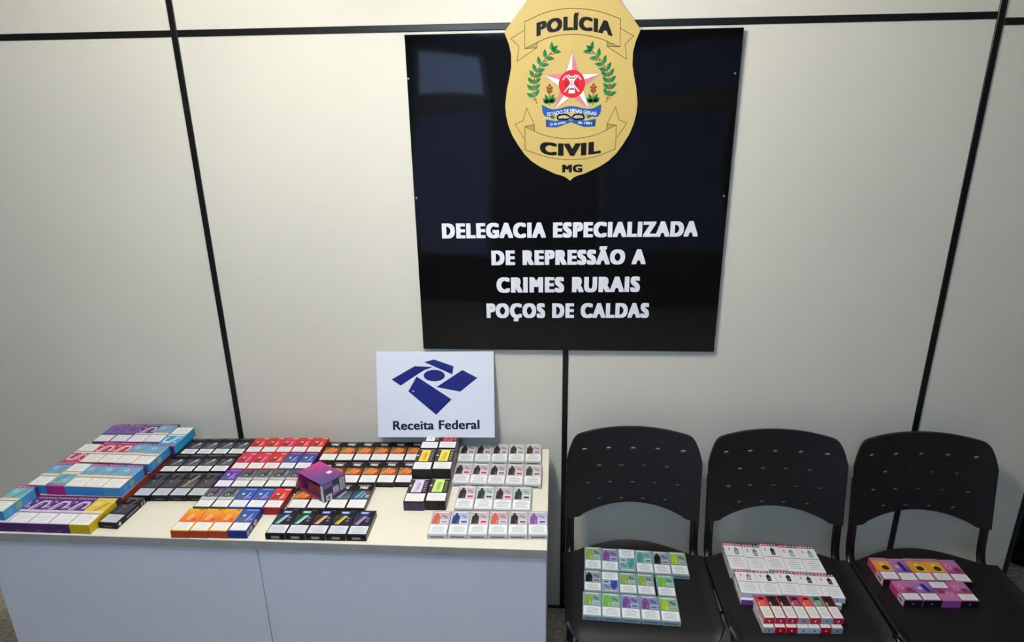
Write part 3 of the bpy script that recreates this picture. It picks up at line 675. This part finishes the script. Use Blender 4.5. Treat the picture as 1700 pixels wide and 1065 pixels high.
# ---- big white-lettered boxes, two layers, at the left end of the table
G = 'large coloured boxes stacked at the left end'
BH = .0325; bl = {'purple': 'purple swirl box', 'blue': 'light blue box', 'red': 'red swirl box', 'yellow': 'yellow box', 'plainpurple': 'plain mauve box', 'teal': 'pale teal box', 'sky': 'sky blue box', 'lowred': 'red box'}
xs0, p = -1.660, .0605
for i in range(5):
    for (yf, l, rn) in ((-.4465, .130, 'front'), (-.312, .132, 'middle'), (-.173, .127, 'back')):
        if i == 4: lab = '%s box at the bottom right edge of the left stack, %s one' % ('teal' if rn == 'back' else 'red', rn)
        else: lab = 'box hidden in the lower layer of the left stack'
        make_box('big', 'sky' if (i == 4 and rn == 'back') else 'lowred', p-.001, l-.001, BH, xs0+p*(i+.5), yf+l/2, T, 0, lab, G)
row('big', ['purple', 'purple', 'purple', 'purple', 'yellow'], -1.678, .0626, -.5845, -.5845, .132, BH, T, 'lower front row of the left stack', G, bl)
ZL = T+BH+.0006
row('big', ['teal'], -1.682, .0605, -.578, -.578, .1305, BH, ZL, 'on top at the left edge of the purple row', G, bl)
row('big', ['blue', 'teal', 'blue', 'blue', 'blue'], xs0, p, -.443, -.447, .1305, BH, ZL, 'third upper row of the left stack', G, bl, flips=(1,))
row('big', ['red', 'red', 'red', 'blue', 'blue'], xs0+.006, p, -.312, -.310, .130, BH, ZL, 'second upper row of the left stack', G, bl, flips=(0,), ys=[-.006, .006, .006, .004, 0])
row('big', ['plainpurple', 'plainpurple', 'purple', 'blue'], xs0+.014, .0605, -.173, -.166, .128, BH, ZL, 'back upper row of the left stack', G, bl)
make_box('big', 'sky', .062, .135, BH, -1.3685, -.1255, ZL, R(.6), 'sky blue box at the right end of the back row of the left stack', G, True)

# ---- black boxes
G = 'black boxes left of the red ones'; bk = {'silver': 'silver printed black box', 'blue': 'blue printed black box', 'plain': 'dark printed black box', 'gold': 'gold printed black box'}
row('black', ['silver', 'silver', 'blue', 'silver'], -1.3435, .0557, -.166, -.157, .112, .019, T, 'back row of the black boxes', G, bk)
row('black', ['silver', 'silver', 'silver', 'silver'], -1.350, .0568, -.280, -.270, .112, .019, T, 'middle row of the black boxes', G, bk)
row('black', ['plain', 'plain', 'gold', 'plain'], -1.350, .0568, -.419, -.411, .135, .019, T, 'front row of the black boxes', G, bk)
make_box('black', 'plain', .0575, .134, .019, -1.331, -.489, T, R(-2.2), 'single black box beside the yellow box', G)

# ---- red / purple / grey / orange block
G = 'red, purple, grey and orange boxes in the middle of the table'
rd = {'red': 'red box', 'pink': 'pinkish red box', 'purple': 'purple box', 'blue': 'blue box', 'grey': 'grey round-print box', 'green': 'greenish grey box', 'orange': 'orange and yellow box', 'indigo': 'indigo box'}
row('red', ['red', 'red', 'pink', 'red', 'red'], -1.113, .0531, -.154, -.144, .103, .0252, T, 'back row of the red block', G, rd)
row('red', ['pink', 'pink', 'red', 'indigo', 'indigo'], -1.1125, .0532, -.261, -.251, .104, .0252, T, 'second row of the red block', G, rd)
row('red', ['purple', 'grey', 'green', 'green', 'grey'], -1.1145, .0535, -.3675, -.3575, .104, .0252, T, 'third row of the red block', G, rd)
row('red', ['grey', 'green', 'blue', 'blue', 'red'], -1.1205, .0535, -.4755, -.469, .104, .0252, T, 'fourth row of the red block', G, rd)
row('red', ['orange', 'orange', 'orange', 'blue'], -1.124, .0548, -.590+.002, -.583+.001, .1065, .0252, T, 'front row by the table edge', G, rd)

# ---- orange sunset boxes
G = 'black boxes with orange sunset print'; fr = {'fire': 'orange sunset box', 'teal': 'black box with teal print', 'slate': 'black box with grey print'}
row('fire', ['fire']*6, -.843, .0586, -.183, -.171, .129, .016, T, 'back row of the sunset boxes', G, fr)
row('fire', ['fire']*5, -.784, .0586, -.318, -.306, .131, .016, T, 'second row of the sunset boxes', G, fr)
row('fire', ['fire', 'fire', 'slate', 'teal'], -.842, .0596, -.4575, -.4495, .133, .016, T, 'third row of the sunset boxes', G, fr)

# ---- black boxes with diagonal coloured device
G = 'black boxes with coloured stick print at the table edge'
nx = {'ice': 'black box with pale blue stick', 'mint': 'black box with mint green stick', 'peach': 'black box with peach stick', 'gold': 'black box with gold stick', 'violet': 'black box with violet stick'}
row('nex', ['ice', 'mint', 'peach', 'gold', 'violet'], -.851, .0581, -.5825, -.5775, .118, .0195, T, 'black front row', G, nx)

# ---- thick stacked boxes under the white board
G = 'thick boxes stacked in pairs right of centre'
st = {'yellow': 'black box with yellow panel', 'amber': 'black box with amber panel', 'violet': 'black box with lilac panel', 'lime': 'black box with lime green panel', 'white': 'dark box under the white board', 'rose': 'red headed dark box under the white board'}
SHH = .0315
row('stack', ['violet', 'lime'], -.4905, .0645, -.4285, -.4235, .1255, SHH, T, 'front of the thick boxes', G, st)
for i, (xx, yy) in enumerate(((-.459, -.236), (-.3955, -.2335), (-.460, -.1065), (-.3975, -.1045))):
    make_box('stack', 'lime', .0622, .124, SHH, xx, yy, T, 0, 'dark box in the lower layer of the thick boxes, %s' % ('under the amber panel box', 'under the yellow panel box', 'below the white board, left', 'below the white board, right')[i], G)
ZS = T+SHH+.0006
row('stack', ['amber', 'yellow'], -.4905, .0632, -.301, -.2965, .127, SHH, ZS, 'upper middle of the thick boxes', G, st)
row('stack', ['white', 'rose'], -.4915, .0615, -.168, -.164, .124, SHH, ZS, 'upper back of the thick boxes', G, st)

# ---- silver boxes
G = 'silver grey boxes at the right end of the table'
gy = {'black': 'silver box with black device', 'blackred': 'silver box with pink lettering', 'mint': 'pale mint box with dark device', 'brown': 'silver box with dark brown device', 'green': 'silver box with dark green device', 'orange': 'silver box with orange device', 'navy': 'silver box with navy device', 'violet': 'silver box with violet device'}
row('grey', ['black', 'black', 'brown', 'green', 'brown'], -.3665, .0573, -.1655, -.1575, .119, .0155, T, 'back row of silver boxes', G, gy)
row('grey', ['blackred', 'blackred', 'black', 'blackred', 'green'], -.3655, .0578, -.297, -.297, .122, .0155, T, 'second row of silver boxes', G, gy)
row('grey', ['blackred', 'mint', 'blackred', 'mint'], -.336, .0578, -.4335, -.432, .124, .0155, T, 'third row of silver boxes', G, gy)
row('grey', ['orange', 'navy', 'blackred', 'orange', 'black', 'violet'], -.3935, .0566, -.558, -.546, .1125, .0155, T, 'front row of silver boxes', G, gy, rot=.8)

# ---- boxes on the chairs
SZ = .4325
def rowr(kind, specs, l, h, z, rz, group, w_):
    for v, x, y, lab, fl in specs: make_box(kind, v, w_, l, h, x, y, z, rz+R(random.uniform(-.6, .6)), lab, group, fl)
gn = {'olive': 'olive green box', 'plum': 'purple box', 'teal': 'teal box', 'coal': 'box with black device', 'lime': 'lime green box', 'cobalt': 'blue box', 'leaf': 'leaf green box'}
G = 'green and purple boxes on the chair next to the table'
def chair_row(kind, vs, org, ang, k0, l, w_, h, z, phrase, group, look, flips=(), gaps=None, dy=None):
    c, s = math.cos(ang), math.sin(ang); x = 0
    for i, v in enumerate(vs):
        if gaps and i in gaps: x += gaps[i]
        a = x+w_/2; b = k0+l/2+(dy[i] if dy else 0)
        make_box(kind, v, w_-.0012, l-.001, h, org[0]+a*c-b*s, org[1]+a*s+b*c, z, ang+R(random.uniform(-.5, .5)), '%s, %s in %s' % (look[v], ORD[i], phrase), group, i in flips)
        x += w_
gl = 'the %s row on the chair next to the table'
A1 = R(-2.8)
chair_row('grey', ['olive', 'plum', 'teal', 'teal', 'coal', 'lime'], (.0655, -.312), A1, 0, .112, .0562, .0165, SZ, 'back row on leftmost chair', G, gn, flips=(2,), dy=[0, -.002, 0, -.001, -.002, 0])
chair_row('grey', ['coal', 'cobalt', 'olive', 'olive', 'leaf'], (.0595, -.4115), A1, 0, .0935, .0555, .0165, SZ, 'middle row on leftmost chair', G, gn, flips=(1,), gaps={4: .007})
chair_row('grey', ['olive', 'leaf', 'plum', 'plum', 'lime'], (.051, -.5155), A1, 0, .1005, .0577, .0165, SZ, 'front row on leftmost chair', G, gn)
G = 'white boxes on the middle chair'
wh = {'grey': 'white box with grey device', 'black': 'white box with black device', 'mint': 'white box with mint device', 'rose': 'white box with pinkish device', 'violet': 'violet fronted white box', 'pale': 'pale white box'}
WHH = .0195; A2 = R(-1.6)
gl = '%s row on middle chair'
chair_row('whitelow', ['pale']*5, (.534, -.316), A2, 0, .127, .0592, WHH, SZ, gl % 'lower back', G, wh)
chair_row('whitelow', ['violet', 'pale', 'pale', 'pale', 'pale'], (.536, -.431), A2, 0, .106, .0594, WHH, SZ, gl % 'lower front', G, wh)
ZW = SZ+WHH+.0006
chair_row('white', ['grey', 'grey', 'black', 'mint', 'mint'], (.5325, -.317), A2, 0, .129, .0594, WHH, ZW, gl % 'upper back', G, wh, dy=[0, -.004, .006, .002, .002])
chair_row('white', ['rose', 'black', 'black', 'black', 'black'], (.537, -.424), A2, 0, .104, .0612, WHH, ZW, gl % 'upper front', G, wh, dy=[0, 0, .003, 0, -.001])
G = 'slim red boxes on the middle chair'
sk = {'coral': 'slim coral red box', 'dark': 'slim crimson box', 'wine': 'slim wine and lilac box', 'green': 'slim green and grey box', 'darkred': 'slim magenta box', 'white': 'slim white box', 'lilac': 'slim lilac box', 'scarlet': 'slim scarlet box', 'steel': 'slim grey box'}
A3 = R(2.2)
chair_row('stick', ['lilac', 'scarlet', 'scarlet', 'white', 'white', 'scarlet', 'steel'], (.570, -.5415), A3, 0, .093, .0326, .0205, SZ, 'the lower layer on the middle chair', G, sk)
chair_row('stick', ['coral', 'dark', 'dark', 'wine', 'coral', 'green', 'darkred'], (.5725, -.5275), A3, 0, .0915, .0331, .0205, SZ+.0211, 'the upper layer on the middle chair', G, sk)
G = 'pink and yellow boxes on the right chair'
pk = {'yellow': 'yellow and pink box', 'violet': 'violet box', 'pink': 'pink box', 'flip': 'magenta fronted box'}
PH = .0265
chair_row('pink', ['yellow', 'violet', 'yellow', 'yellow', 'pink'], (1.003, -.3285), R(.5), 0, .104, .0542, PH, SZ, 'the back row on the right chair', G, pk, dy=[0, -.003, 0, .001, -.002])
chair_row('pink', ['pink', 'violet', 'flip', 'pink'], (1.023, -.4165), R(1.6), 0, .0845, .0556, PH, SZ, 'the front row on the right chair', G, pk, flips=(2,))

# ---- open purple display carton lying across the sunset boxes
CT = empty('display_carton', (-.733, -.4256, T+.0166), math.atan2(.07, .047)); tag(CT, 'open magenta and purple carton standing across the sunset boxes', 'carton')
cl, cd, chh, th = .084, .125, .0615, .0012
def cpart(name, quads, col):
    pr = Print()
    for q, c in quads: pr.poly(q, c)
    o = link(name, pr.mesh(name, M['card']), CT); return o
def slab(name, x0, x1, y0, y1, z0, z1, cols):
    bm = bmesh.new(); bx(bm, x0, x1, y0, y1, z0, z1); me = bm_mesh(name, bm, M['card']); a = me.color_attributes.new('Col', 'FLOAT_COLOR', 'CORNER')
    for p in me.polygons:
        for li in p.loop_indices:
            v = me.vertices[me.loops[li].vertex_index].co
            c = cols(v) if callable(cols) else cols
            a.data[li].color = (*lin(c), 1)
    return link(name, me, CT)
# local x: towards the right corner; local y: towards the left corner
def grad(v):
    t = min(1, max(0, .20+v.y/cd*.62+v.x/cl*.30-.12)); return tuple(int(a+(b-a)*t**1.6) for a, b in zip((82, 74, 132), (222, 66, 134)))
bm = bmesh.new(); n = 8
slab('bottom', 0, cl, 0, cd, 0, th, (120, 60, 90))
pr = Print()
for i in range(n):
    for j in range(n):
        q = [(i/n*cl, j/n*cd), ((i+1)/n*cl, j/n*cd), ((i+1)/n*cl, (j+1)/n*cd), (i/n*cl, (j+1)/n*cd)]
        pr.poly([(x, y, chh) for x, y in q], [grad(Vector((x, y, 0))) for x, y in q])
link('top_print', pr.mesh('top_print', M['card']), CT)
slab('top', 0, cl, 0, cd, chh-th, chh-.0003, (150, 70, 110))
slab('front_panel', th, cl, 0, th, th, chh-th, (62, 62, 84))
slab('back_panel', th, cl, cd-th, cd, th, chh-th, (170, 70, 120))
slab('end_panel', cl-th, cl, th, cd-th, th, chh-th, (110, 60, 110))
pr = Print()
def fpan(u0, v0, u1, v1, c, lay=1): pr.poly([(u*cl, -.0003*lay, v*chh) for u, v in rc(u0, v0, u1, v1)], c)
fpan(.02, .02, .98, .45, (74, 72, 96)); fpan(.05, .70, .42, .96, (120, 100, 150)); fpan(.10, .02, .36, .34, (206, 206, 210), 2); fpan(.17, .1, .28, .24, (110, 110, 116), 3)
fpan(.42, .14, .68, .60, (196, 176, 204), 2); fpan(.46, .14, .66, .28, (150, 96, 150), 3); fpan(.73, .20, .95, .92, (190, 184, 196), 2); fpan(.77, .26, .91, .86, (168, 160, 174), 3); fpan(.42, .64, .64, .70, (120, 120, 124), 2)
link('panel_print', pr.mesh('panel_print', M['card']), CT)
pr = Print(); pr.poly([(.62*cl, .30*cd, chh+.0004), (.80*cl, .30*cd, chh+.0004), (.80*cl, .42*cd, chh+.0004), (.62*cl, .42*cd, chh+.0004)], (240, 236, 244)); link('sticker', pr.mesh('sticker', M['card']), CT)
slab('edge_strip', -.0005, th, 0, .011, th, chh-.004, (214, 210, 220))
slab('inner_divider', .012, .0135, .014, cd-.03, th, chh*.62, (150, 76, 84))
# flap hanging open at the left corner
bm = bmesh.new(); o_ = Vector((0, cd, chh-.004)); pts = [Vector((0, cd-.002, chh-.002)), Vector((-.020, cd-.026, chh-.010)), Vector((-.026, cd-.020, chh-.030)), Vector((-.016, cd-.006, .014)), Vector((-.006, cd+.001, .006)), Vector((0, cd, .014))]
a_ = [bm.verts.new(v) for v in pts]; b_ = [bm.verts.new(v+Vector((.0012, .0004, 0))) for v in pts]
bm.faces.new(a_); bm.faces.new(b_[::-1])
for i in range(len(pts)): bm.faces.new((a_[i], a_[(i+1) % len(pts)], b_[(i+1) % len(pts)], b_[i]))
me = bm_mesh('flap', bm, M['card']); at = me.color_attributes.new('Col', 'FLOAT_COLOR', 'CORNER')
for d in at.data: d.color = (*lin((226, 164, 200)), 1)
link('flap', me, CT)

# ---- dark bag on the floor beyond the doorway
BG = empty('bag', (1.995, .365, 0)); tag(BG, 'dark navy and black bag on the floor beyond the end of the wall', 'bag')
def pouch(name, cx, cy, rx, ry, z0, z1, m, p=3.0):
    bm = bmesh.new(); rings = []; nr, ns = 12, 24
    for j in range(nr+1):
        t = j/nr; zz = z0+(z1-z0)*t; k = max(.05, 1-abs(2*t-1)**p)**(1/p)
        rings.append([bm.verts.new((cx+rx*k*math.copysign(abs(math.cos(a))**.7, math.cos(a)), cy+ry*k*math.copysign(abs(math.sin(a))**.7, math.sin(a)), zz)) for a in (2*math.pi*i/ns for i in range(ns))])
    for a, b in zip(rings, rings[1:]):
        for i in range(ns): bm.faces.new((a[i], a[(i+1) % ns], b[(i+1) % ns], b[i]))
    bm.faces.new(rings[0][::-1]); bm.faces.new(rings[-1])
    return link(name, bm_mesh(name, bm, m, True), BG)
pouch('base', 0.0, 0, .105, .07, 0, .11, M['blackfab'], 2.4)
pouch('main_pocket', .035, .02, .09, .06, .07, .50, M['navy'])
pouch('front_pocket', .05, -.045, .055, .03, .10, .30, M['navy'])
bm = bmesh.new(); tube(bm, smooth_path([(.035, .02, .49), (.02, .02, .53), (.05, .02, .56), (.08, .02, .53), (.065, .02, .49)]), .006, .006, 8)
link('handle', bm_mesh('handle', bm, M['blackfab'], True), BG)
